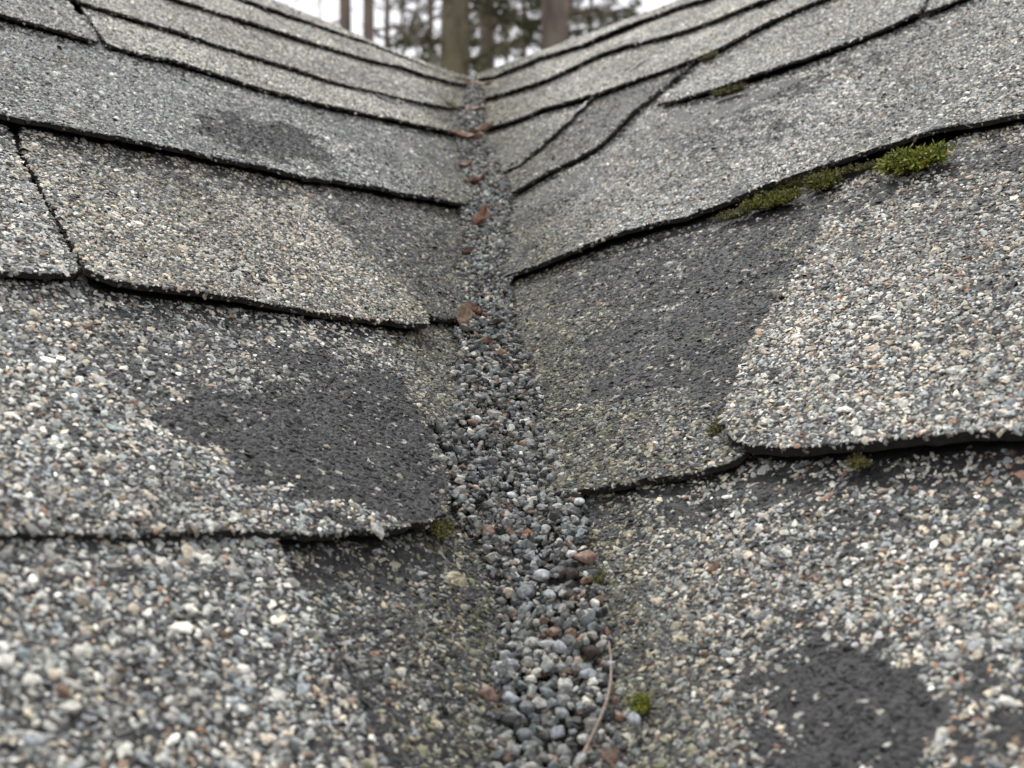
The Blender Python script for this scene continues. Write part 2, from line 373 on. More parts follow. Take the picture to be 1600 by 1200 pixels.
def extend(a, b, w):
    f = w / max(abs(a[0] - b[0]), 1)
    return (a[0] + (a[0] - b[0]) * f, a[1] + (a[1] - b[1]) * f)
for d in SH:
    lo_, to_ = d['low'], d['top']
    if d['s'] < 0 and (lo_[0][0] < 0 or lo_[0][1] < 0):
        d['low'] = [extend(lo_[0], lo_[1], 700)] + lo_; d['top'] = [extend(to_[0], to_[1], 700)] + to_
    if d['s'] > 0 and (lo_[-1][0] > 1600 or lo_[-1][1] < 0) and lo_[-1] != (1462, -30):
        d['low'] = lo_ + [extend(lo_[-1], lo_[-2], 700)]; d['top'] = to_ + [extend(to_[-1], to_[-2], 700)]
for i, d in enumerate(SH):
    s = d['s']
    lowc = [cu(x, y, s) for x, y in d['low']]
    topc = [cu(x, y, s) for x, y in d['top']]
    leftc = [cu(x, y, s) for x, y in d.get('left', [])]
    poly = lowc + topc[::-1] + leftc[::-1]
    clean = [poly[0]]
    for p in poly[1:]:
        if math.dist(p, clean[-1]) > .0015: clean.append(p)
    if math.dist(clean[0], clean[-1]) < .0015: clean.pop()
    d['poly'] = resample(clean, .0035, .0019, 100 + i)
    lw = lowc
    if s < 0:                       # the listed edge may turn up the shingle's right side: that part is no lower edge
        um = lowc[0][1]; lw = []
        for p in lowc:
            um = min(um, p[1])
            if p[1] > um + .02 and len(lw) > 1: break
            lw.append(p)
    A = np.array(lw); A = A[np.argsort(A[:, 0])]
    d['lowc'] = A
def height(d, i, c, u):
    A = d['lowc']
    ul = np.interp(c, A[:, 0], A[:, 1])
    dist = np.clip(u - ul, 0, None)
    k = np.clip(1 - dist / d['E'], 0, 1)
    lf = d['lift'] * (fbm(c * 20., c * 0 + i * 7.3, 31, 4) - .4) * 2.2 * np.clip(1 - dist / .06, 0, 1) ** 1.5
    wav = (fbm(c * 22., u * 22., 50 + i, 3) - .5) * .0016
    b0 = d.get('base', .0018)
    return b0 + (d['H'] + (.0011 if d['E'] > .12 else -.0006) - b0) * k + np.clip(lf, -.0006, None) + wav

def build_shingle(i, d):
    s = d['s']; poly = d['poly']; n = len(poly)
    A = np.array(poly); lo = A.min(0); hi = A.max(0)
    gs = .012
    gx, gy = np.meshgrid(np.arange(lo[0], hi[0], gs), np.arange(lo[1], hi[1], gs))
    G = np.stack([gx.ravel(), gy.ravel()], 1) + rng.uniform(-.002, .002, (gx.size, 2))
    G = G[inside(G, poly)]
    if len(G): G = G[edge_dist(G, poly) > .003]
    pts = [Vector(p) for p in poly] + [Vector(p) for p in G]
    v, e, f, ov, oe, of = delaunay_2d_cdt(pts, [], [list(range(n))], 1, 1e-6)
    P = np.array([(q[0], q[1]) for q in v])
    h = height(d, i, P[:, 0], P[:, 1])
    nv = len(P)
    T = []
    for q in f:
        T += [(q[0], q[k], q[k + 1]) for k in range(1, len(q) - 1)]
    T = np.array(T)
    a, b, c_ = P[T[:, 0]], P[T[:, 1]], P[T[:, 2]]
    ar = (b[:, 0] - a[:, 0]) * (c_[:, 1] - a[:, 1]) - (b[:, 1] - a[:, 1]) * (c_[:, 0] - a[:, 0])
    T[ar < 0] = T[ar < 0][:, ::-1]
    # boundary walls
    cnt = {}
    for t in T:
        for k in range(3):
            x, y = int(t[k]), int(t[(k + 1) % 3]); cnt[(x, y)] = 1
    W = []
    for (x, y) in cnt:
        if (y, x) not in cnt: W += [(y, x, x + nv), (y, x + nv, y + nv)]
    thick = d.get('th', .0028 if d['E'] > .12 else .0021)
    V = np.concatenate([place(s, P[:, 0], P[:, 1], h), place(s, P[:, 0], P[:, 1], h - thick)])
    TT = np.concatenate([T, T[:, ::-1] + nv, np.array(W)])
    me = tri_mesh('shingle', V, TT)
    o = link('shingle', me, roof, M_ASPH); me.materials.append(M_EDGE)
    mi = np.zeros(len(me.polygons), np.int32); mi[2 * len(T):] = 1; me.polygons.foreach_set('material_index', mi)
    if d['label']: o['label'] = d['label']
    return o

ICO = np.array([(0, 0, 1)] + [(2 / math.sqrt(5) * math.cos(a * 2 * math.pi / 5), 2 / math.sqrt(5) * math.sin(a * 2 * math.pi / 5), 1 / math.sqrt(5)) for a in range(5)]
               + [(2 / math.sqrt(5) * math.cos((a + .5) * 2 * math.pi / 5), 2 / math.sqrt(5) * math.sin((a + .5) * 2 * math.pi / 5), -1 / math.sqrt(5)) for a in range(5)] + [(0, 0, -1)])
ICT = np.array([(0, 1 + a, 1 + (a + 1) % 5) for a in range(5)] + [(1 + a, 6 + a, 1 + (a + 1) % 5) for a in range(5)]
               + [(1 + (a + 1) % 5, 6 + a, 6 + (a + 1) % 5) for a in range(5)] + [(11, 6 + (a + 1) % 5, 6 + a) for a in range(5)])
ICO15 = (ICO[:11], ICT[:15])            # open underneath, sunk into the asphalt
a5 = np.arange(5) * 2 * math.pi / 5
CONE = (np.concatenate([[(0.15, 0, .75)], np.stack([np.cos(a5), np.sin(a5), np.full(5, -.35)], 1)]), np.array([(0, 1 + a, 1 + (a + 1) % 5) for a in range(5)]))
DOME = (np.concatenate([np.stack([.62 * np.cos(a5), .62 * np.sin(a5), np.full(5, .62)], 1), np.stack([np.cos(a5 + .6), np.sin(a5 + .6), np.full(5, -.4)], 1)]),
        np.array([(0, 1, 2), (0, 2, 3), (0, 3, 4)] + [(a, 5 + a, (a + 1) % 5) for a in range(5)] + [((a + 1) % 5, 5 + a, 5 + (a + 1) % 5) for a in range(5)]))
def subdiv(V, T):
    V = [tuple(v) for v in V]; mid = {}; out = []
    def m(a, b):
        k = (min(a, b), max(a, b))
        if k not in mid:
            p = np.array(V[a]) + np.array(V[b]); p /= np.linalg.norm(p); mid[k] = len(V); V.append(tuple(p))
        return mid[k]
    for a, b, c in T:
        x, y, z = m(a, b), m(b, c), m(c, a)
        out += [(a, x, z), (x, b, y), (z, y, c), (x, y, z)]
    return np.array(V), np.array(out)
ICO80 = subdiv(ICO, ICT)

def scatter(tpl, P, N, R, flat, col, jit=.36, tilt=.33, aspect=(1., 1.9), elev=.15):
    """grains of template tpl at points P with normals basis N=(c,u,n) and radii R"""
    TV, TT = tpl; n = len(P); k = len(TV)
    V = np.repeat(TV[None], n, 0) * (1 + rng.uniform(-jit, jit, (n, k, 1)))
    V = V + rng.uniform(-jit, jit, (n, k, 3)) * .35
    if k > 20:
        for _ in range(9):
            a = rng.normal(0, 1, (n, 3)); a /= np.linalg.norm(a, axis=1)[:, None]
            dd = np.einsum('nkj,nj->nk', V, a); V = V - (np.clip(dd - .62, 0, None) * .95)[:, :, None] * a[:, None, :]
    asp = rng.uniform(*aspect, n)
    sc = np.stack([R * np.sqrt(asp), R / np.sqrt(asp), R * flat], 1)
    V = V * sc[:, None, :]
    # tilt then spin
    tx = rng.normal(0, tilt, n); ty = rng.normal(0, tilt, n); th = rng.uniform(0, 2 * math.pi, n)
    def rot(V, ang, i, j):
        c, s_ = np.cos(ang)[:, None], np.sin(ang)[:, None]
        a, b = V[:, :, i].copy(), V[:, :, j].copy()
        V[:, :, i] = a * c - b * s_; V[:, :, j] = a * s_ + b * c
    rot(V, th, 0, 1); rot(V, tx, 1, 2); rot(V, ty, 0, 2)
    V[:, :, 2] += (R * flat * elev)[:, None]
    cv, uv, nv = N
    W = V[:, :, 0:1] * cv + V[:, :, 1:2] * uv + V[:, :, 2:3] * nv + P[:, None, :]
    T = TT[None] + (np.arange(n) * k)[:, None, None]
    cc = np.repeat(col[:, None], k, 1) * rng.uniform(.86, 1.14, (n, k, 1))
    return W.reshape(-1, 3), T.reshape(-1, 3), cc.reshape(-1, 3)

def tones(pal, n):
    w_ = np.array(PAL[pal] if isinstance(pal, str) else pal); w_ = w_ / w_.sum()
    k = rng.choice(len(TONES), n, p=w_)
    c = TONES[k] * rng.uniform(.42, 1.46, (n, 1))
    c = c * rng.uniform(.975, 1.025, (n, 3))
    return c

NTRI = 0
def coat(i, d, parent):
    global NTRI
    s = d['s']; poly = d['poly']; A = np.array(poly); lo = A.min(0); hi = A.max(0)
    parts = []
    # two passes: a coarse layer of full granules and a fine one that fills between
    for pas, sp in ((0, .00215), (1, .0021), (2, .0038)):
        sp *= d.get('gs', 1.)
        gx, gy = np.meshgrid(np.arange(lo[0], hi[0], sp), np.arange(lo[1], hi[1], sp * .87))
        gx[::2] += sp / 2
        G = np.stack([gx.ravel(), gy.ravel()], 1); G += rng.uniform(-.36, .36, G.shape) * sp
        P0 = place(s, G[:, 0], G[:, 1], np.full(len(G), .005))
        x, y, z = to_px(P0)
        ok = (x > -90) & (x < 1690) & (y > -50) & (y < 1250) & (z > .05)
        if pas == 1: ok &= (z < .56)
        if pas == 2: ok = ~ok & (x > -700) & (x < 2350) & (y > -420) & (y < 1600) & (z > .1)
        G = G[ok]
        if not len(G): continue
        G = G[inside(G, poly)]
        for j in range(i + 1, len(SH)):
            e = SH[j]
            if e['s'] != s or not len(G): continue
            q = np.array(e['poly'])
            if q[:, 1].min() > G[:, 1].max(): continue
            ins = inside(G, e['poly'])
            if ins.any():
                k = np.where(ins)[0]; dd = edge_dist(G[k], e['poly'])
                drop = k[dd > .004]; keep = np.ones(len(G), bool); keep[drop] = False; G = G[keep]
        if not len(G): continue
        keep = np.full(len(G), d['dens'] * (.55 if pas == 1 else .86))
        wn = np.stack([fbm(G[:, 0] * 75, G[:, 1] * 75, 5, 5) - .5, fbm(G[:, 0] * 75 + 40, G[:, 1] * 75, 6, 5) - .5], 1)
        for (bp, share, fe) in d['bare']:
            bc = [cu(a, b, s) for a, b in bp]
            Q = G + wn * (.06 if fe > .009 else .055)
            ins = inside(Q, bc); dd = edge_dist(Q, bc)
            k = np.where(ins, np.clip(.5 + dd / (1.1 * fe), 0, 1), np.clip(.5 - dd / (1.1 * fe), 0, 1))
            # clusters that still hold on inside worn patches and sparser strips
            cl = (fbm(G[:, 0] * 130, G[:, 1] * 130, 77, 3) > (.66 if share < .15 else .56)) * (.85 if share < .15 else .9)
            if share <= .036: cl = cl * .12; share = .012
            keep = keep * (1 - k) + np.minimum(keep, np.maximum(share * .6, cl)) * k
        for (cp, wd) in d.get('crack', []):
            cc = np.array([cu(a, b, s) for a, b in cp]); dd = np.full(len(G), 1e9)
            for a in range(len(cc) - 1):
                AB = cc[a + 1] - cc[a]; t = np.clip(((G - cc[a]) @ AB) / (AB @ AB), 0, 1)
                dd = np.minimum(dd, np.linalg.norm(G - (cc[a] + t[:, None] * AB), axis=1))
            keep[dd < wd * (.6 + fbm(G[:, 0] * 90, G[:, 1] * 90, 8, 2))] = 0
        stray = keep < .2
        # scattered loss everywhere
        loss = fbm(G[:, 0] * 55, G[:, 1] * 55, 200 + i, 4)
        keep *= np.clip(1.25 - 2.6 * np.clip(loss - .54, 0, 1), .25, 1)
        kp = rng.random(len(G)) < keep
        if pas == 0:
            B = G[~kp]; B = B[rng.random(len(B)) < .7]
            if len(B):
                PB_ = place(s, B[:, 0], B[:, 1], height(d, i, B[:, 0], B[:, 1])); zb = to_px(PB_)[2]
                PB_ = PB_[zb < .85]; m_ = len(PB_)
                if m_:
                    cb = np.array([[.0255, .0248, .0242]]) * rng.uniform(.6, 1.7, (m_, 1))
                    parts.append(scatter(DOME, PB_, BAS[s], np.clip(rng.lognormal(0, .3, m_) * .0011, .0005, .0022), rng.uniform(.14, .36, m_), cb, .3, .25, (1., 2.2), .0))
        G = G[kp]; wn = wn[kp]
        n = len(G)
        if not n: continue
        h = height(d, i, G[:, 0], G[:, 1])
        P = place(s, G[:, 0], G[:, 1], h)
        x, y, z = to_px(P)
        col = tones(d['pal'], n) * d['br']
        st = stray[kp]
        col[st] = TONES[rng.choice([0, 3, 5, 4, 1], int(st.sum()), p=[.3, .4, .12, .08, .1])] * rng.uniform(.7, 1.15, (int(st.sum()), 1))
        for (tp, pl) in d['tint']:
            tc = [cu(a, b, s) for a, b in tp]
            k = inside(G + wn * .02, tc)
            col[k] = tones(pl, int(k.sum()))
        col *= (.62 + .7 * fbm(G[:, 0] * 18, G[:, 1] * 18, 300 + i, 3))[:, None]
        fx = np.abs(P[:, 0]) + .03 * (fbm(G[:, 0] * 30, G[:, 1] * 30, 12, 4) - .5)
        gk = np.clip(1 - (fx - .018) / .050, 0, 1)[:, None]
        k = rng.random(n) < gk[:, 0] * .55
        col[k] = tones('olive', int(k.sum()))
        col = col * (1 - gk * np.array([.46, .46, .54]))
        if pas == 1:
            col = TONES[rng.choice([6, 7, 1, 2, 3], n, p=[.36, .38, .12, .08, .06])] * rng.uniform(.6, 1.2, (n, 1))
        Rr = rng.lognormal(0, .33, n) * (.00108, .00075, .0019)[pas] * d.get('gs', 1.)
        Rr = np.where(st, Rr * .8, Rr)
        Rr = np.clip(Rr, .0005, .0036)
        flat = rng.uniform(.3, .6, n)
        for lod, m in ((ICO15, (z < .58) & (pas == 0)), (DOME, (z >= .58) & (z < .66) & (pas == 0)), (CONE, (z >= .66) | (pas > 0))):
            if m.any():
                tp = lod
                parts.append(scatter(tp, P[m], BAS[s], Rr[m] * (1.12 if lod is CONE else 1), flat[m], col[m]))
    nb = len(A)
    tt_ = np.repeat(np.arange(nb), 4); f_ = rng.random(len(tt_))[:, None]
    E_ = A[tt_] * (1 - f_) + A[(tt_ + 1) % nb] * f_
    hh = height(d, i, E_[:, 0], E_[:, 1]) - .0026 * rng.random(len(E_)) ** 1.7
    PE = place(s, E_[:, 0], E_[:, 1], hh); x, y, z = to_px(PE)
    k = (x > -130) & (x < 1730) & (y > -70) & (y < 1330) & (rng.random(len(x)) < .42 + .5 * (fbm(E_[:, 0] * 50, E_[:, 1] * 50, 66, 2) - .5))
    for j in range(i + 1, len(SH)):
        if SH[j]['s'] == s: k &= ~inside(E_, SH[j]['poly'])
    m_ = int(k.sum())
    if m_:
        ce = tones(d['pal'], m_) * rng.choice([.2, .5, 1.], m_)[:, None]
        parts.append(scatter(DOME, PE[k], BAS[s], np.clip(rng.lognormal(0, .3, m_) * .0009, .0005, .002), rng.uniform(.5, .9, m_), ce, .3, .7))
    if not parts: return
    off = 0; VV = []; TT = []; CC = []
    for V, T, c in parts:
        VV.append(V); TT.append(T + off); CC.append(c); off += len(V)
    me = tri_mesh('granules', np.concatenate(VV), np.concatenate(TT), np.concatenate(CC))
    NTRI += len(me.polygons)
    o = link('granules', me, parent, M_GRAN); o['kind'] = 'stuff'

for i, d in enumerate(SH):
    so = build_shingle(i, d)
    coat(i, d, so)
print('granule triangles', NTRI)

# ------------------------------------------------------------------ gravel washed into the valley
GL = [(122, 734), (165, 722), (205, 716), (250, 722), (300, 722), (350, 728), (400, 728), (430, 722), (480, 718), (520, 716), (560, 718), (600, 712), (650, 694), (680, 684), (720, 700), (770, 706), (820, 735), (870, 765), (930, 785), (1000, 785), (1060, 777), (1120, 770), (1200, 765), (1400, 750)]
GR = [(122, 750), (165, 755), (205, 752), (250, 778), (300, 795), (350, 795), (400, 800), (430, 797), (480, 795), (520, 800), (560, 820), (600, 835), (650, 850), (680, 866), (720, 885), (770, 903), (820, 912), (870, 925), (930, 935), (1000, 950), (1060, 962), (1120, 972), (1200, 985), (1400, 1010)]
def on_valley(px, py, off=.006):
    P = on_plane(px, py, -1, off)
    return P if P[0] <= 0 else on_plane(px, py, 1, off)
LB = np.array([on_valley(x, y) for y, x in GL]); RB = np.array([on_valley(x, y) for y, x in GR])
LB = LB[np.argsort(LB[:, 1])]; RB = RB[np.argsort(RB[:, 1])]
def bounds(y): return np.interp(y, LB[:, 1], LB[:, 0]), np.interp(y, RB[:, 1], RB[:, 0])
def bed_z(x, y):
    l, r = bounds(y); mid = (l + r) / 2; wd = np.maximum((r - l) / 2, .004)
    base = K * (y + np.sqrt(x * x + .006 ** 2)) + .0062
    heap = .0042 * np.clip(1 - ((x - mid) / wd) ** 2, 0, 1)
    return base + heap - .002 + .0025 * (fbm(x * 90, y * 90, 9, 3) - .5)
# larger pebbles one can pick out: (px, py, width px, tone, label)
def surf(px, py, rise=0.0):
    """point on the gravel bed or a shingle along the pixel's ray"""
    d = fw + rt * (px - 800) / F - up * (py - 600) / F
    t = np.linspace(.25, 1.6, 4000); Q = CAM + t[:, None] * d
    l, r = bounds(Q[:, 1]); ing = (Q[:, 0] > l - .001) & (Q[:, 0] < r + .001)
    zs = np.where(ing, bed_z(Q[:, 0], Q[:, 1]), K * (Q[:, 1] + np.abs(Q[:, 0])) + .0065 * NRM)
    k = np.argmax(Q[:, 2] < zs + rise)
    return Q[k], t[k]
PB = [(847, 903, 24, (.46, .48, .48), 'pale grey pebble left of the dark brown bud clump'), (824, 927, 30, (.16, .18, .19), 'dark slate pebble below the pale grey one, left of the valley middle'),
      (860, 931, 20, (.34, .38, .40), 'blue grey rounded pebble just under the dark brown bud clump'), (892, 867, 17, (.72, .69, .62), 'cream white pebble touching the rust flake'),
      (928, 943, 15, (.66, .62, .55), 'small cream pebble at the right rim of the gravel'), (874, 1014, 24, (.30, .34, .36), 'blue grey pebble left of the lower brown bud clump'),
      (920, 1056, 26, (.36, .41, .44), 'squarish light blue pebble left of the pine needle'), (882, 1072, 27, (.45, .45, .38), 'greenish pale pebble with a round face in the foreground gravel'),
      (797, 1095, 28, (.30, .34, .37), 'tall blue grey pebble at the left rim of the foreground gravel'), (823, 1107, 28, (.13, .14, .15), 'dark grey pebble right of the tall blue grey one'),
      (877, 1117, 26, (.22, .24, .24), 'medium grey pebble below the greenish pale one'), (871, 1147, 27, (.27, .30, .32), 'large grey pebble near the bottom middle of the gravel'),
      (911, 1156, 22, (.48, .48, .43), 'pale pebble beside the lower end of the pine needle'), (992, 1125, 25, (.29, .32, .345), 'bluish pebble right of the gravel, near the green moss speck'),
      (820, 1150, 26, (.14, .15, .16), 'charcoal pebble at the lower left of the gravel'), (743, 656, 15, (.74, .70, .64), 'white pebble leaning on a rust brown one'),
      (738, 662, 17, (.24, .15, .10), 'rust brown pebble carrying a white one'), (800, 776, 16, (.45, .49, .50), 'pale rounded pebble in the middle of the gravel'),
      (905, 785, 18, (.55, .58, .58), 'whitish pebble at the corner of the right hand shingle')]
BUDS = [(889, 900, 40, 'dark brown bud clump under the rust red flake'), (925, 1022, 40, 'dark brown bud clump at the tip of the pine needle')]
KEEP = [(surf(a, b, .002)[0], c / 2 * 1.12 * surf(a, b)[1] / F) for a, b, c in [q[:3] for q in PB + BUDS] + [(913, 872, 30)]]
ys = np.arange(.22, 1.25, .006); ks = np.linspace(-.08, 1.08, 15)
YY, KK = np.meshgrid(ys, ks, indexing='ij')
l, r = bounds(YY); XX = l + (r - l) * KK
ZZ = bed_z(XX, YY) - .0022 - .006 * np.clip(np.abs(KK - .5) * 2 - .93, 0, 1) * 6
idx = np.arange(YY.size).reshape(YY.shape)
T = np.concatenate([np.stack([idx[:-1, :-1], idx[:-1, 1:], idx[1:, 1:]], -1).reshape(-1, 3), np.stack([idx[:-1, :-1], idx[1:, 1:], idx[1:, :-1]], -1).reshape(-1, 3)])
silt_me = tri_mesh('silt_bed', np.stack([XX, YY, ZZ], -1).reshape(-1, 3), T, None, True)
NV = (np.array([1., 0, 0]), np.array([0, 1, K]) / math.sqrt(1 + K * K), np.array([0, -K, 1]) / math.sqrt(1 + K * K))
parts = []
GT = np.array([.16, .25, .21, .035, .06, .07, .14, .075, 0.]); GT /= GT.sum()
def gravel(n, rad, sig, tpl, lift, edge=0., smooth=False, pal=GT, ymin=.24, ymax=1.24, clipr=(.0007, .0042)):
    y = rng.uniform(ymin, ymax, n * 3); l, r = bounds(y)
    k = rng.random(n * 3) < (r - l) / .062
    y = y[k][:n]; l, r = bounds(y)
    e = rng.normal(0, .0012, len(y))
    x = l + (r - l) * rng.uniform(-edge, 1 + edge, len(y)) + e * (edge > 0)
    P = np.stack([x, y, bed_z(x, y) + lift * rng.uniform(-.3, 1, len(y))], 1)
    ok = np.ones(len(P), bool)
    for q, rq in KEEP: ok &= np.linalg.norm(P - q, axis=1) > rq * .95 + rad * .6
    P = P[ok]; y = y[ok]
    kk = rng.choice(len(TONES), len(y), p=pal)
    col = TONES[kk] * rng.uniform(.18, .90, (len(y), 1)) * rng.uniform(.98, 1.02, (len(y), 3))
    Rr = np.clip(rng.lognormal(0, sig, len(y)) * rad, *clipr)
    parts.append(scatter(tpl, P, NV, Rr, rng.uniform(.5, .82, len(y)), col, .1 if tpl is ICO80 else .34, .6, (1., 1.5), .1))
gravel(6000, .0009, .3, (ICO, ICT), .0006, .06, pal=np.array([.06, .12, .12, .06, .10, .03, .26, .25, 0.]))
gravel(8500, .00145, .28, (ICO, ICT), .0026, .02)
gravel(1500, .0014, .2, (ICO, ICT), .0030, .02, ymin=.7)
gravel(700, .0021, .2, ICO80, .0030, -.03, ymax=.62)
gravel(190, .0027, .18, ICO80, .0034, -.08, ymax=.42)
off = 0; VV = []; TT = []; CC = []
for V, T, c in parts: VV.append(V); TT.append(T + off); CC.append(c); off += len(V)
gme = tri_mesh('loose_gravel', np.concatenate(VV), np.concatenate(TT), np.concatenate(CC))
gro = tag(link('loose_gravel', gme, None, M_PEB), 'loose grey gravel of washed off granules filling the roof valley', 'gravel', None, 'stuff')
so = link('silt_bed', silt_me, gro, plain('valley_silt', (.012, .011, .010), .95, 300., .5, .6, .001)); so['kind'] = 'stuff'
print('gravel triangles', len(gme.polygons))

def blob(name, px, py, wpx, col, label, cat, grp=None, flat=.75, rough=.14, m=None, tpl=None, sub=1, rise=.25):
    Q, t = surf(px, py, .002); Rr = wpx / 2 * 1.15 * t / F
    tp = ICO80
    if sub: tp = subdiv(*ICO80)
    V, T = tp; V = V.copy()
    ph = rng.uniform(0, 9, 3)
    nn = sum(np.sin(V @ rng.normal(0, 1.8, 3) + rng.uniform(0, 6)) for _ in range(5)) / 5
    V = V * (1 + rough * 2.2 * nn)[:, None]
    # chip flat faces
    for _ in range(11):
        a = rng.normal(0, 1, 3); a /= np.linalg.norm(a); dd = V @ a; k = dd > .66
        V[k] -= ((dd[k] - .66) * .92)[:, None] * a
    asp = rng.uniform(.85, 1.25)
    V = V * np.array([Rr * asp, Rr / asp, Rr * flat])
    th = rng.uniform(0, 6.28); c, s_ = math.cos(th), math.sin(th)
    V = np.stack([V[:, 0] * c - V[:, 1] * s_, V[:, 0] * s_ + V[:, 1] * c, V[:, 2]], 1)
    W = V[:, :1] * NV[0] + V[:, 1:2] * NV[1] + V[:, 2:] * NV[2] + NV[2] * Rr * flat * rise
    o = link(name, tri_mesh(name, W, T, np.repeat(np.array([col]), len(W), 0) * rng.uniform(.85, 1.15, (len(W), 1)), True), None, m or M_PEB)
    o.location = Q
    return tag(o, label, cat, grp)
for (px, py, wd, col, lab) in PB:
    blob('pebble', px, py, wd, (np.array(col) * .6 + np.mean(col) * .4) * .85, lab, 'pebble', 'larger pebbles in the valley gravel')
blob('stone_flake', 913, 872, 30, (.19, .12, .09), 'rough rust red flake at the right rim of the gravel', 'stone flake', None, .6, .3)
blob('stone_flake', 765, 1090, 27, (.13, .08, .06), 'brown red crumb on the left shingle beside the gravel', 'stone flake', None, .6, .3)
# dark bud clumps: a knot of overlapping scales
def bud(px, py, wpx, label):
    Q, t = surf(px, py, .003); Rr = wpx / 2 * t / F
    e = tag(empty('bud_clump', Q), label, 'bud', 'dark buds on the gravel')
    VV = []; TT = []; CC = []; off = 0
    for k in range(34):
        a = rng.normal(0, 1, 3); a /= np.linalg.norm(a); a[2] = abs(a[2]) * .8 + .05
        V, T = ICO80; V = V * np.array([.52, .34, .14]) * Rr * rng.uniform(.6, 1.05)
        q = Vector(a).to_track_quat('Z', 'Y') @ Matrix.Rotation(rng.uniform(0, 6.28), 3, 'Z').to_quaternion()
        Mx = np.array(q.to_matrix()); W = V @ Mx.T + a * Rr * .62 * np.array([1, 1, .8])
        VV.append(W); TT.append(T + off); off += len(V)
        CC.append(np.repeat(np.array([[.030, .022, .019]]) * rng.uniform(.5, 1.7), len(V), 0))
    link('scales', tri_mesh('scales', np.concatenate(VV), np.concatenate(TT), np.concatenate(CC), True), e, M_DRY)
    V, T = ICO80
    link('core', tri_mesh('core', V * Rr * .62 * np.array([1, 1, .8]) + np.array([0, 0, Rr * .2]), T, np.repeat(np.array([[.03, .02, .018]]), len(V), 0), True), e, M_DRY)
for q in BUDS: bud(*q)

# ------------------------------------------------------------------ pine needle
pts = [(951, 1002), (955, 1030), (955, 1060), (950, 1090), (940, 1118), (925, 1150), (912, 1178), (900, 1206), (885, 1245)]
ring = []; PP = []
for k, (x, y) in enumerate(pts):
    Q, t = surf(x, y, .0022 + (.004 * math.sin(math.pi * k / (len(pts) - 1)))); PP.append(Q)
PP = np.array(PP)
PS = np.array([np.interp(np.linspace(0, len(PP) - 1, 40), np.arange(len(PP)), PP[:, j]) for j in range(3)]).T
for _ in range(3): PS[1:-1] = (PS[:-2] + PS[1:-1] * 2 + PS[2:]) / 4
def tube(PS, R, k=7):
    V = []; n = len(PS)
    for a in range(n):
        t = PS[min(a + 1, n - 1)] - PS[max(a - 1, 0)]; t = t / np.linalg.norm(t)
        x = np.cross(t, [.3, .2, .93]); x /= np.linalg.norm(x); y = np.cross(t, x)
        for q in range(k):
            an = 2 * math.pi * q / k; V.append(PS[a] + (x * math.cos(an) + y * math.sin(an)) * R[a])
    T = []
    for a in range(n - 1):
        for q in range(k):
            i0, i1, i2, i3 = a * k + q, a * k + (q + 1) % k, (a + 1) * k + (q + 1) % k, (a + 1) * k + q
            T += [(i0, i1, i2), (i0, i2, i3)]
    for q in range(1, k - 1): T += [(0, q + 1, q), ((n - 1) * k, (n - 1) * k + q, (n - 1) * k + q + 1)]
    return np.array(V), np.array(T)
V, T = tube(PS - PS[20], np.linspace(.0004, .0007, 40))
o = link('pine_needle', tri_mesh('pine_needle', V, T, np.repeat(np.array([[.22, .175, .14]]), len(V), 0), True), None, M_DRY); o.location = PS[20]
tag(o, 'long curved dry pine needle lying over the foreground gravel', 'needle')

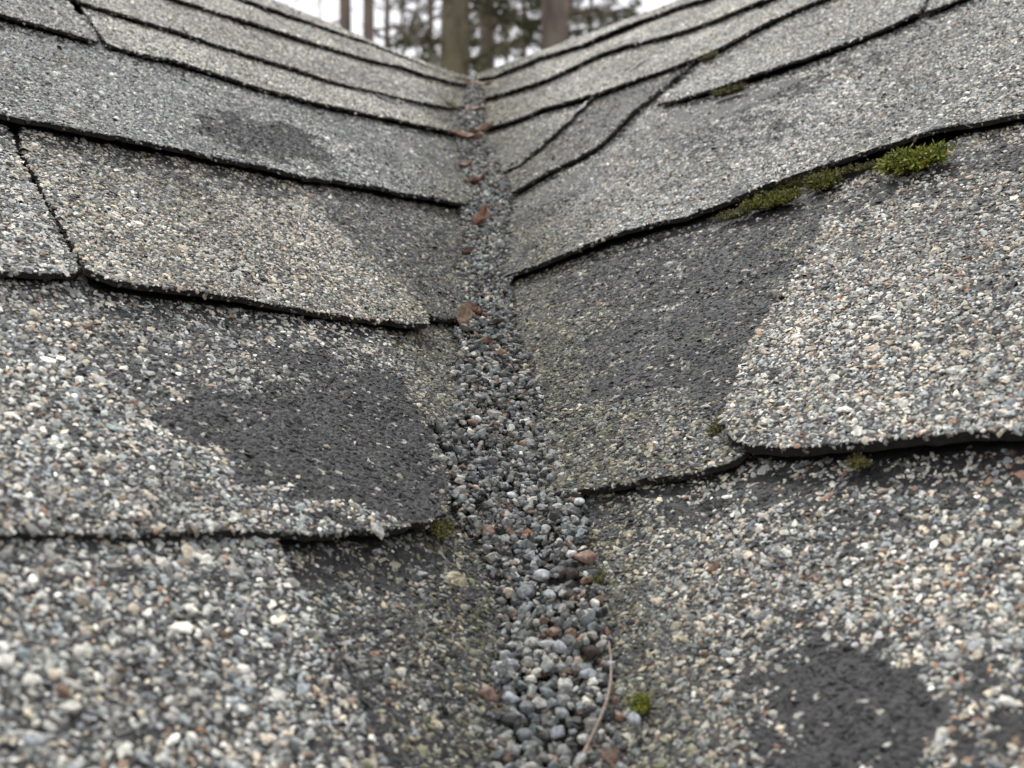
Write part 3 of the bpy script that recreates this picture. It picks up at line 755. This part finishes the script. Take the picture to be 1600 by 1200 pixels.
# ------------------------------------------------------------------ dead leaves
def leaf(px, py, lpx, wpx, ang, col, label, curl=1.0, lean=.6, rise=.003):
    Q, t = surf(px, py); Ln = lpx * t / F; Wd = wpx * t / F
    nu, nv = 15, 9; V = []; CCc = []
    sd_ = random.random() * 50
    for a in range(nu):
        for b in range(nv):
            p = a / (nu - 1); q = b / (nv - 1) * 2 - 1
            wdt = Wd / 2 * (math.sin(math.pi * min(1, p * .93 + .05)) ** .75) * (1 + .25 * math.sin(p * 19 + sd_ + (q > 0) * 2))
            x = (p - .5) * Ln; y = q * wdt
            z = curl * (.34 * Wd * q * q + .22 * Ln * (p - .5) ** 2 * 2 + .10 * Wd * math.sin(p * 11 + q * 3 + sd_)) - (.10 * Wd if abs(q) < .1 else 0)
            V.append((x, y, z)); CCc.append(np.array(col) * (1.25 if abs(q) < .1 else rng.uniform(.75, 1.1)))
    V = np.array(V); n0 = len(V)
    c, s_ = math.cos(lean), math.sin(lean)
    V = np.stack([V[:, 0] * c - V[:, 2] * s_ * .0 , V[:, 1], V[:, 2] + V[:, 0] * s_], 1)
    c, s_ = math.cos(ang), math.sin(ang)
    V = np.stack([V[:, 0] * c - V[:, 1] * s_, V[:, 0] * s_ + V[:, 1] * c, V[:, 2]], 1)
    W = V[:, :1] * NV[0] + V[:, 1:2] * NV[1] + V[:, 2:] * NV[2]
    W2 = W - NV[2] * .0003
    T = []
    for a in range(nu - 1):
        for b in range(nv - 1):
            i = a * nv + b; T += [(i, i + nv, i + nv + 1), (i, i + nv + 1, i + 1)]
    T = np.array(T); rim = [a * nv for a in range(nu)] + [(nu - 1) * nv + b for b in range(1, nv)] + [a * nv + nv - 1 for a in range(nu - 2, -1, -1)] + [b for b in range(nv - 2, 0, -1)]
    E_ = []
    for a in range(len(rim)):
        i, j = rim[a], rim[(a + 1) % len(rim)]; E_ += [(i, i + n0, j), (j, i + n0, j + n0)]
    e = empty('dead_leaf', Q + NV[2] * rise); tag(e, label, 'leaf', 'dead leaves in the valley')
    link('blade', tri_mesh('blade', np.concatenate([W, W2]), np.concatenate([T, T[:, ::-1] + n0, np.array(E_)]), np.concatenate([np.array(CCc)] * 2), True), e, M_DRY)
    st = np.array([W[(nv // 2)] * (1 + .16 * k) + NV[2] * .0004 * k * k for k in range(4)])
    v, tt = tube(st, [.0005] * 4, 5)
    link('stalk', tri_mesh('stalk', v, tt, np.repeat(np.array([col]) * .7, len(v), 0), True), e, M_DRY)
ORG = (.29, .19, .14); DRK = (.12, .065, .045)
leaf(726, 512, 40, 24, 1.15, (.27, .19, .14), 'pale brown curled dead leaf where the left shingle meets the gravel', 1.0, .9, .005)
leaf(740, 497, 26, 15, 2.4, (.20, .10, .06), 'small dark brown leaf scrap right behind the curled pale leaf', 1.2, .3, .004)
leaf(728, 222, 56, 20, -.5, ORG, 'orange brown dead leaf lying across the upper valley', .8, .0, .004)
leaf(752, 216, 46, 16, .55, (.24, .165, .125), 'thin brown leaf crossing the orange one in the upper valley', 1.2, .2, .006)
leaf(751, 352, 40, 22, 1.0, (.25, .145, .10), 'rust brown twisted leaf halfway up the valley', 1.2, .4)
leaf(741, 292, 34, 18, .1, (.15, .085, .06), 'dark rust leaf scrap below the upper bend of the valley', 1.1, .3)
leaf(728, 264, 26, 12, .3, ORG, 'small orange leaf flake at the left rim of the valley', .8, .2)
leaf(745, 137, 44, 14, .0, (.28, .20, .16), 'reddish leaf litter lying at the top end of the valley', .6, 0)
leaf(738, 176, 40, 14, -.2, (.28, .19, .15), 'reddish leaf between the two uppermost courses in the valley', .7, 0)
leaf(733, 402, 22, 12, .8, DRK, 'tiny black brown leaf bit at the left rim, middle of the valley', 1., .2)
leaf(770, 514, 34, 16, .2, (.045, .035, .03), 'blackened leaf right of the curled pale leaf', .8, .1)
leaf(820, 845, 20, 10, 2.0, (.25, .12, .07), 'narrow rust leaf sliver on the gravel between the shingle corners', .6, .1)

# ------------------------------------------------------------------ moss
GRN = [(.12, .155, .016), (.17, .185, .02), (.08, .105, .012), (.20, .185, .03)]
OLV = [(.13, .125, .035), (.10, .10, .03), (.16, .14, .05)]
def moss(px, py, s, wpx, hpx, ang, n, label, pal=GRN, blade=.0055, lift=.004):
    """a cushion of leafy shoots: wpx long along the edge, hpx deep"""
    P = on_plane(px, py, s, .005); t = (P - CAM) @ fw
    a = wpx / 2 * t / F; b = hpx / 2 * t / F
    cv, uv, nv = BAS[s]
    VV = []; TT = []; CC = []; off = 0
    c, s_ = math.cos(ang), math.sin(ang)
    for k in range(n):
        r = math.sqrt(rng.random()); th = rng.uniform(0, 6.283)
        x, y = r * math.cos(th), r * math.sin(th)
        lump = .55 + .8 * fbm(np.array([x * 2.3 + px]), np.array([y * 2.3]), 3, 2)[0]
        h0 = lift * (1 - r * r * .75) * lump
        cx, cy = (x * a) * c - (y * b) * s_, (x * a) * s_ + (y * b) * c
        root = cv * cx + uv * cy + nv * h0 * .35
        dirv = cv * (x * .55 + rng.normal(0, .35)) + uv * (y * .5 - .35 + rng.normal(0, .35)) + nv * rng.uniform(.5, 1.1)
        dirv /= np.linalg.norm(dirv)
        ln = blade * rng.uniform(.55, 1.15) * (.6 + .6 * lump)
        col = np.array(pal[rng.integers(len(pal))]) * rng.uniform(.6, 1.25)
        sx = np.cross(dirv, [rng.normal(), rng.normal(), rng.normal()]); sx /= np.linalg.norm(sx); sy = np.cross(dirv, sx)
        m = 5
        for j in range(m):                      # leaflets up the shoot
            base = root + dirv * ln * j / m; q = j * 2.4 + rng.uniform(0, .6)
            out = (sx * math.cos(q) + sy * math.sin(q)) * .75 + dirv * .75
            sd2 = np.cross(out, dirv); sd2 /= np.linalg.norm(sd2)
            l2 = ln * .42 * (1.05 - .08 * j); w2 = l2 * .2
            VV += [base - sd2 * w2 * .5, base + sd2 * w2 * .5, base + out * l2 * .55 + sd2 * w2, base + out * l2 * .55 - sd2 * w2, base + out * l2 * 1.05]
            TT += [(off, off + 1, off + 2), (off, off + 2, off + 3), (off + 3, off + 2, off + 4)]
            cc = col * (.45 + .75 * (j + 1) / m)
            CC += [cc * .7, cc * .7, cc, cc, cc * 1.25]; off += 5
    # the brown cushion the shoots stand on
    V, T = subdiv(*ICO80)
    nn = sum(np.sin(V @ rng.normal(0, 3., 3) + rng.uniform(0, 6)) for _ in range(4)) / 4
    V = V * (1 + .25 * nn)[:, None]
    W = (V[:, :1] * a * .8 * c - V[:, 1:2] * b * .6 * s_) * cv + (V[:, :1] * a * .8 * s_ + V[:, 1:2] * b * .6 * c) * uv + V[:, 2:] * lift * .55 * nv
    e = empty('moss_clump', P); tag(e, label, 'moss', 'moss on the roof')
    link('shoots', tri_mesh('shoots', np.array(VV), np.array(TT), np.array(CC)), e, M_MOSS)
    link('cushion', tri_mesh('cushion', W, T, np.repeat(np.array([[.05, .048, .014]]), len(W), 0), True), e, M_MOSS)
moss(1428, 258, R, 96, 44, .10, 420, 'bright green tufted moss, largest, under the lifted right shingle edge', GRN, .0072, .0036)
moss(1288, 288, R, 46, 40, .10, 260, 'round olive green moss cushion, the middle one of three under the edge', [(.09, .10, .014), (.13, .13, .018), (.07, .075, .012)], .0045, .0045)
moss(1206, 318, R, 100, 36, .18, 420, 'long flat olive green moss cushion at the left of three under the edge', [(.10, .105, .014), (.145, .14, .018), (.07, .075, .012)], .0045, .004)
moss(1146, 338, R, 60, 16, .18, 120, 'thin dark moss trail left of the long flat cushion', OLV, .003, .003)
moss(1330, 268, R, 340, 9, .165, 420, 'thin olive moss strip along the underside of the long right edge', OLV, .003, .0025)
moss(1005, 1104, R, 26, 22, 0, 130, 'small green moss speck on the right foreground shingle', GRN, .003, .003)
moss(688, 830, L, 44, 26, .4, 200, 'olive moss at the rounded corner of the bald left shingle', OLV, .003, .003)
moss(1128, 668, R, 22, 60, .0, 180, 'olive moss in the joint at the corner of the speckled right shingle', OLV, .003, .004)
moss(1345, 728, R, 30, 12, 0, 90, 'small olive moss tuft below the speckled right shingle edge', OLV, .003, .003)
moss(1108, 91, R, 30, 8, .3, 70, 'thin olive moss in the far right joint', OLV, .004, .004)
moss(1140, 144, R, 60, 7, .2, 90, 'thin olive moss line under the far right shingle edge', OLV, .004, .004)
moss(938, 905, R, 14, 40, .0, 60, 'faint olive moss along the right rim of the gravel', OLV, .002, .002)
moss(700, 166, L, 20, 8, .0, 60, 'tiny pale moss lump at the far left joint beside the valley', [(.22, .21, .09)], .004, .004)
moss(822, 578, R, 14, 22, .0, 60, 'tiny green moss bit on the right rim of the middle gravel', OLV, .002, .002)

# ------------------------------------------------------------------ lichen rosettes
def lichen(px, py, s, wpx, hole, col, label, zo=.0088, n=60):
    P = on_plane(px, py, s, zo); t = (P - CAM) @ fw; Rr = wpx / 2 * t / F
    cv, uv, nv = BAS[s]; V = []; Cc = []; rings = 6
    for a in range(rings + 1):
        f = a / rings
        for k in range(n):
            th = k / n * 2 * math.pi
            r = Rr * f * (1 + .10 * math.sin(th * 7 + 1) * f + .07 * math.sin(th * 13) * f)
            hgt = .0008 * (math.sin(f * 3.1) ** .5 if 0 < f < 1 else 0) * (1 + .5 * math.sin(th * 9 + f * 8)) + .0010 * (1 - f)
            V.append(cv * r * math.cos(th) + uv * r * math.sin(th) * .95 + nv * hgt)
            Cc.append(np.array(col) * (hole if f < .25 else 1) * rng.uniform(.8, 1.1))
    T = []
    for a in range(rings):
        for k in range(n):
            i, j = a * n + k, a * n + (k + 1) % n; T += [(i, i + n, j + n), (i, j + n, j)]
    o = link('lichen', tri_mesh('lichen', np.array(V), np.array(T), np.array(Cc), True), None, M_PEB); o.location = P
    tag(o, label, 'lichen')
lichen(1535, 657, R, 46, .45, (.55, .48, .40), 'pale round lichen disc on the speckled right shingle', .0112)
lichen(714, 905, L, 36, .5, (.34, .30, .20), 'cream lichen patch on the dark shingle left of the gravel')

# ------------------------------------------------------------------ trees beyond the ridge
M_BARK = plain('bark', (.19, .155, .125), .9, 9., .45, .8, .03, (1, 1, .18))
M_MBARK = plain('mossy_bark', (.17, .155, .095), .95, 6., .5, .8, .03, (1, 1, .3))
M_NEED = plain('needles', (.13, .135, .07), .7, 1.5, .5)
GZ = -3.4
def lookat(px, dist):
    d = fw + rt * (px - 800) / F - up * (60 - 600) / F
    return CAM + d / d[1] * dist
def trunk_mesh(h, r, lean, k=14, wob=.02, flare=1.5):
    n = 26; P = []; Rd = []
    ph = random.random() * 6
    for a in range(n):
        z = h * a / (n - 1)
        P.append((lean[0] * z + wob * math.sin(z * .7 + ph), lean[1] * z + wob * math.cos(z * .5 + ph), z)); Rd.append(r * (1 - .8 * (z / h) ** 1.2) * (1 + (flare - 1) * math.exp(-z * 1.6)))
    return tube(np.array(P), Rd, k), np.array(P), np.array(Rd)
def branches(P, Rd, n, z0, z1, ln, droop, twigs, seed):
    rr = random.Random(seed); VV = []; TT = []; off = 0; tips = []
    zz = P[:, 2]
    for k in range(n):
        z = z0 + (z1 - z0) * (k + rr.random()) / n
        b = np.array([np.interp(z, zz, P[:, j]) for j in range(3)]); rad = np.interp(z, zz, Rd)
        az = rr.uniform(0, 6.283); L_ = ln * rr.uniform(.6, 1.1) * (1 - .55 * (z - z0) / (z1 - z0 + .01))
        d = np.array([math.cos(az), math.sin(az), rr.uniform(-.05, .3)])
        pts = [b + d * L_ * q / 6 + np.array([0, 0, -droop * L_ * (q / 6) ** 2]) + np.array([rr.gauss(0, .03), rr.gauss(0, .03), rr.gauss(0, .03)]) * q * .5 for q in range(7)]
        v, t = tube(np.array(pts), np.linspace(min(rad * .3, .035), .006, 7), 5); VV.append(v); TT.append(t + off); off += len(v)
        for j in range(twigs):
            q = rr.uniform(1, 6); i0 = int(q); f = q - i0
            p0 = pts[i0] * (1 - f) + pts[min(i0 + 1, 6)] * f
            d2 = d * .6 + np.array([rr.gauss(0, .6), rr.gauss(0, .6), rr.gauss(-.1, .35)]); d2 /= np.linalg.norm(d2)
            l2 = L_ * rr.uniform(.15, .4)
            p = [p0, p0 + d2 * l2 * .5 + np.array([0, 0, -.03 * l2]), p0 + d2 * l2 + np.array([0, 0, -droop * .5 * l2])]
            v, t = tube(np.array(p), [.008, .006, .003], 4); VV.append(v); TT.append(t + off); off += len(v)
            tips.append(p)
    return np.concatenate(VV), np.concatenate(TT), tips
def foliage(tips, per, size, seed):
    r = np.random.default_rng(seed); VV = []; off = 0
    T_ = np.array(tips); n = len(T_)
    k = np.repeat(np.arange(n), per); f = r.random(len(k))[:, None] * 1.05
    A = T_[k, 0] * (1 - f) ** 2 + T_[k, 1] * 2 * f * (1 - f) + T_[k, 2] * f * f
    ax = T_[k, 2] - T_[k, 0]; ax /= np.linalg.norm(ax, axis=1)[:, None]
    d = ax * .6 + r.normal(0, .55, (len(k), 3)) * np.array([1, 1, .55]) + np.array([0, 0, -.25]); d /= np.linalg.norm(d, axis=1)[:, None]
    sd_ = np.cross(d, r.normal(0, 1, (len(k), 3))); sd_ /= np.linalg.norm(sd_, axis=1)[:, None]
    ln = size * r.uniform(.6, 1.3, len(k))[:, None]; wd = ln * .16
    V = np.stack([A - sd_ * wd * .4, A + d * ln * .5 - sd_ * wd, A + d * ln, A + d * ln * .5 + sd_ * wd], 1).reshape(-1, 3)
    b = np.arange(len(k)) * 4
    T = np.concatenate([np.stack([b, b + 1, b + 2], 1), np.stack([b, b + 2, b + 3], 1)])
    return V, T
def tree(name, px, dist, r, h, label, bark, lean=(0, 0), br=None, fol=None, seed=1, limb=None):
    b = lookat(px, dist); random.seed(seed)
    # lean makes the trunk cross the ridge gap at px: correct for the height seen there
    e = empty(name, (b[0] - lean[0] * (b[2] - GZ), b[1], GZ)); tag(e, label, 'tree', 'trees beyond the roof')
    (v, t), P, Rd = trunk_mesh(h, r, lean)
    link('trunk', tri_mesh('trunk', v, t, None, True), e, bark)
    if br:
        v, t, tips = branches(P, Rd, *br, seed)
        if fol:
            c = link('crown', tri_mesh('crown', *foliage(tips, fol[0], fol[1], seed)), e, M_NEED)
            link('branches', tri_mesh('branches', v, t, None, True), c, bark)
        else:
            link('crown', tri_mesh('crown', v, t, None, True), e, bark)
ZV = 8.2
tree('bare_tree', 538, 15.0, .118, 17, 'straight slim brown trunk, leftmost of the trees', M_BARK, (.0, 0), (26, 6.5, 15, 1.5, .05, 9), None, 11)
tree('bare_tree', 574, 14.0, .105, 16, 'brown trunk second from the left with a forking limb', M_BARK, (.01, 0), (26, 6.5, 15, 1.5, .05, 9), None, 12)
tree('bare_tree', 602, 14.4, .062, 14, 'thin brown trunk close right of the forked one', M_BARK, (.0, 0), (26, 6.5, 15, 1.5, .05, 9), None, 13)
tree('bare_sapling', 652, 12.5, .022, 12, 'very thin dark sapling stem left of the big mossy trunk', M_BARK, (.012, 0), (16, 6.5, 12, 1.0, .1, 8), None, 14)
tree('hemlock_tree', 712, 15.5, .275, 20, 'wide mossy trunk with green sprays above the valley notch', M_MBARK, (0, 0), (46, 6.0, 16, 1.7, .35, 14), (24, .11), 15)
tree('hemlock_tree', 760, 17.5, .175, 20, 'darker trunk just right of the wide mossy one', M_BARK, (.012, 0), (46, 6.5, 17, 2.2, .35, 14), (22, .11), 16)
tree('spruce_tree', 868, 15.0, .27, 19, 'thick reddish brown trunk at the right of the notch', M_BARK, (-.008, 0), (40, 6.0, 16, 1.6, .35, 14), (20, .11), 17)
tree('bare_sapling', 946, 13.0, .02, 11, 'very thin stem right of the thick brown trunk', M_BARK, (.01, 0), (14, 6.5, 11, .9, .1, 8), None, 18)
tree('spruce_tree', 672, 26.0, .11, 24, 'distant green conifer between the sapling and mossy trunk', M_BARK, (0, 0), (60, 6.0, 20, 2.0, .35, 12), (16, .14), 19)
tree('spruce_tree', 818, 28.0, .10, 24, 'distant green conifer between the two thick trunks', M_BARK, (0, 0), (60, 6.0, 20, 2.0, .35, 10), (14, .14), 20)
tree('bare_tree', 500, 34.0, .05, 20, 'faint distant bare tree at the far left of the sky', M_BARK, (0, 0), (40, 8.0, 20, 2.2, -.1, 10), None, 21)
tree('bare_tree', 985, 34.0, .05, 20, 'faint distant bare tree at the far right of the sky', M_BARK, (0, 0), (40, 8.0, 20, 2.0, -.1, 10), None, 22)

tree('bare_tree', 628, 22.0, .05, 18, 'slender grey trunk between the thin brown trunk and the sapling', M_BARK, (.005, 0), (30, 6.5, 17, 1.6, .05, 9), None, 23)
tree('bare_tree', 792, 22.0, .06, 18, 'slender trunk right of the darker middle trunk', M_BARK, (-.005, 0), (30, 6.5, 17, 1.6, .05, 9), None, 24)
tree('spruce_tree', 925, 24.0, .07, 22, 'distant conifer right of the thick reddish brown trunk', M_BARK, (0, 0), (60, 6.0, 18, 1.8, .35, 12), (12, .14), 25)
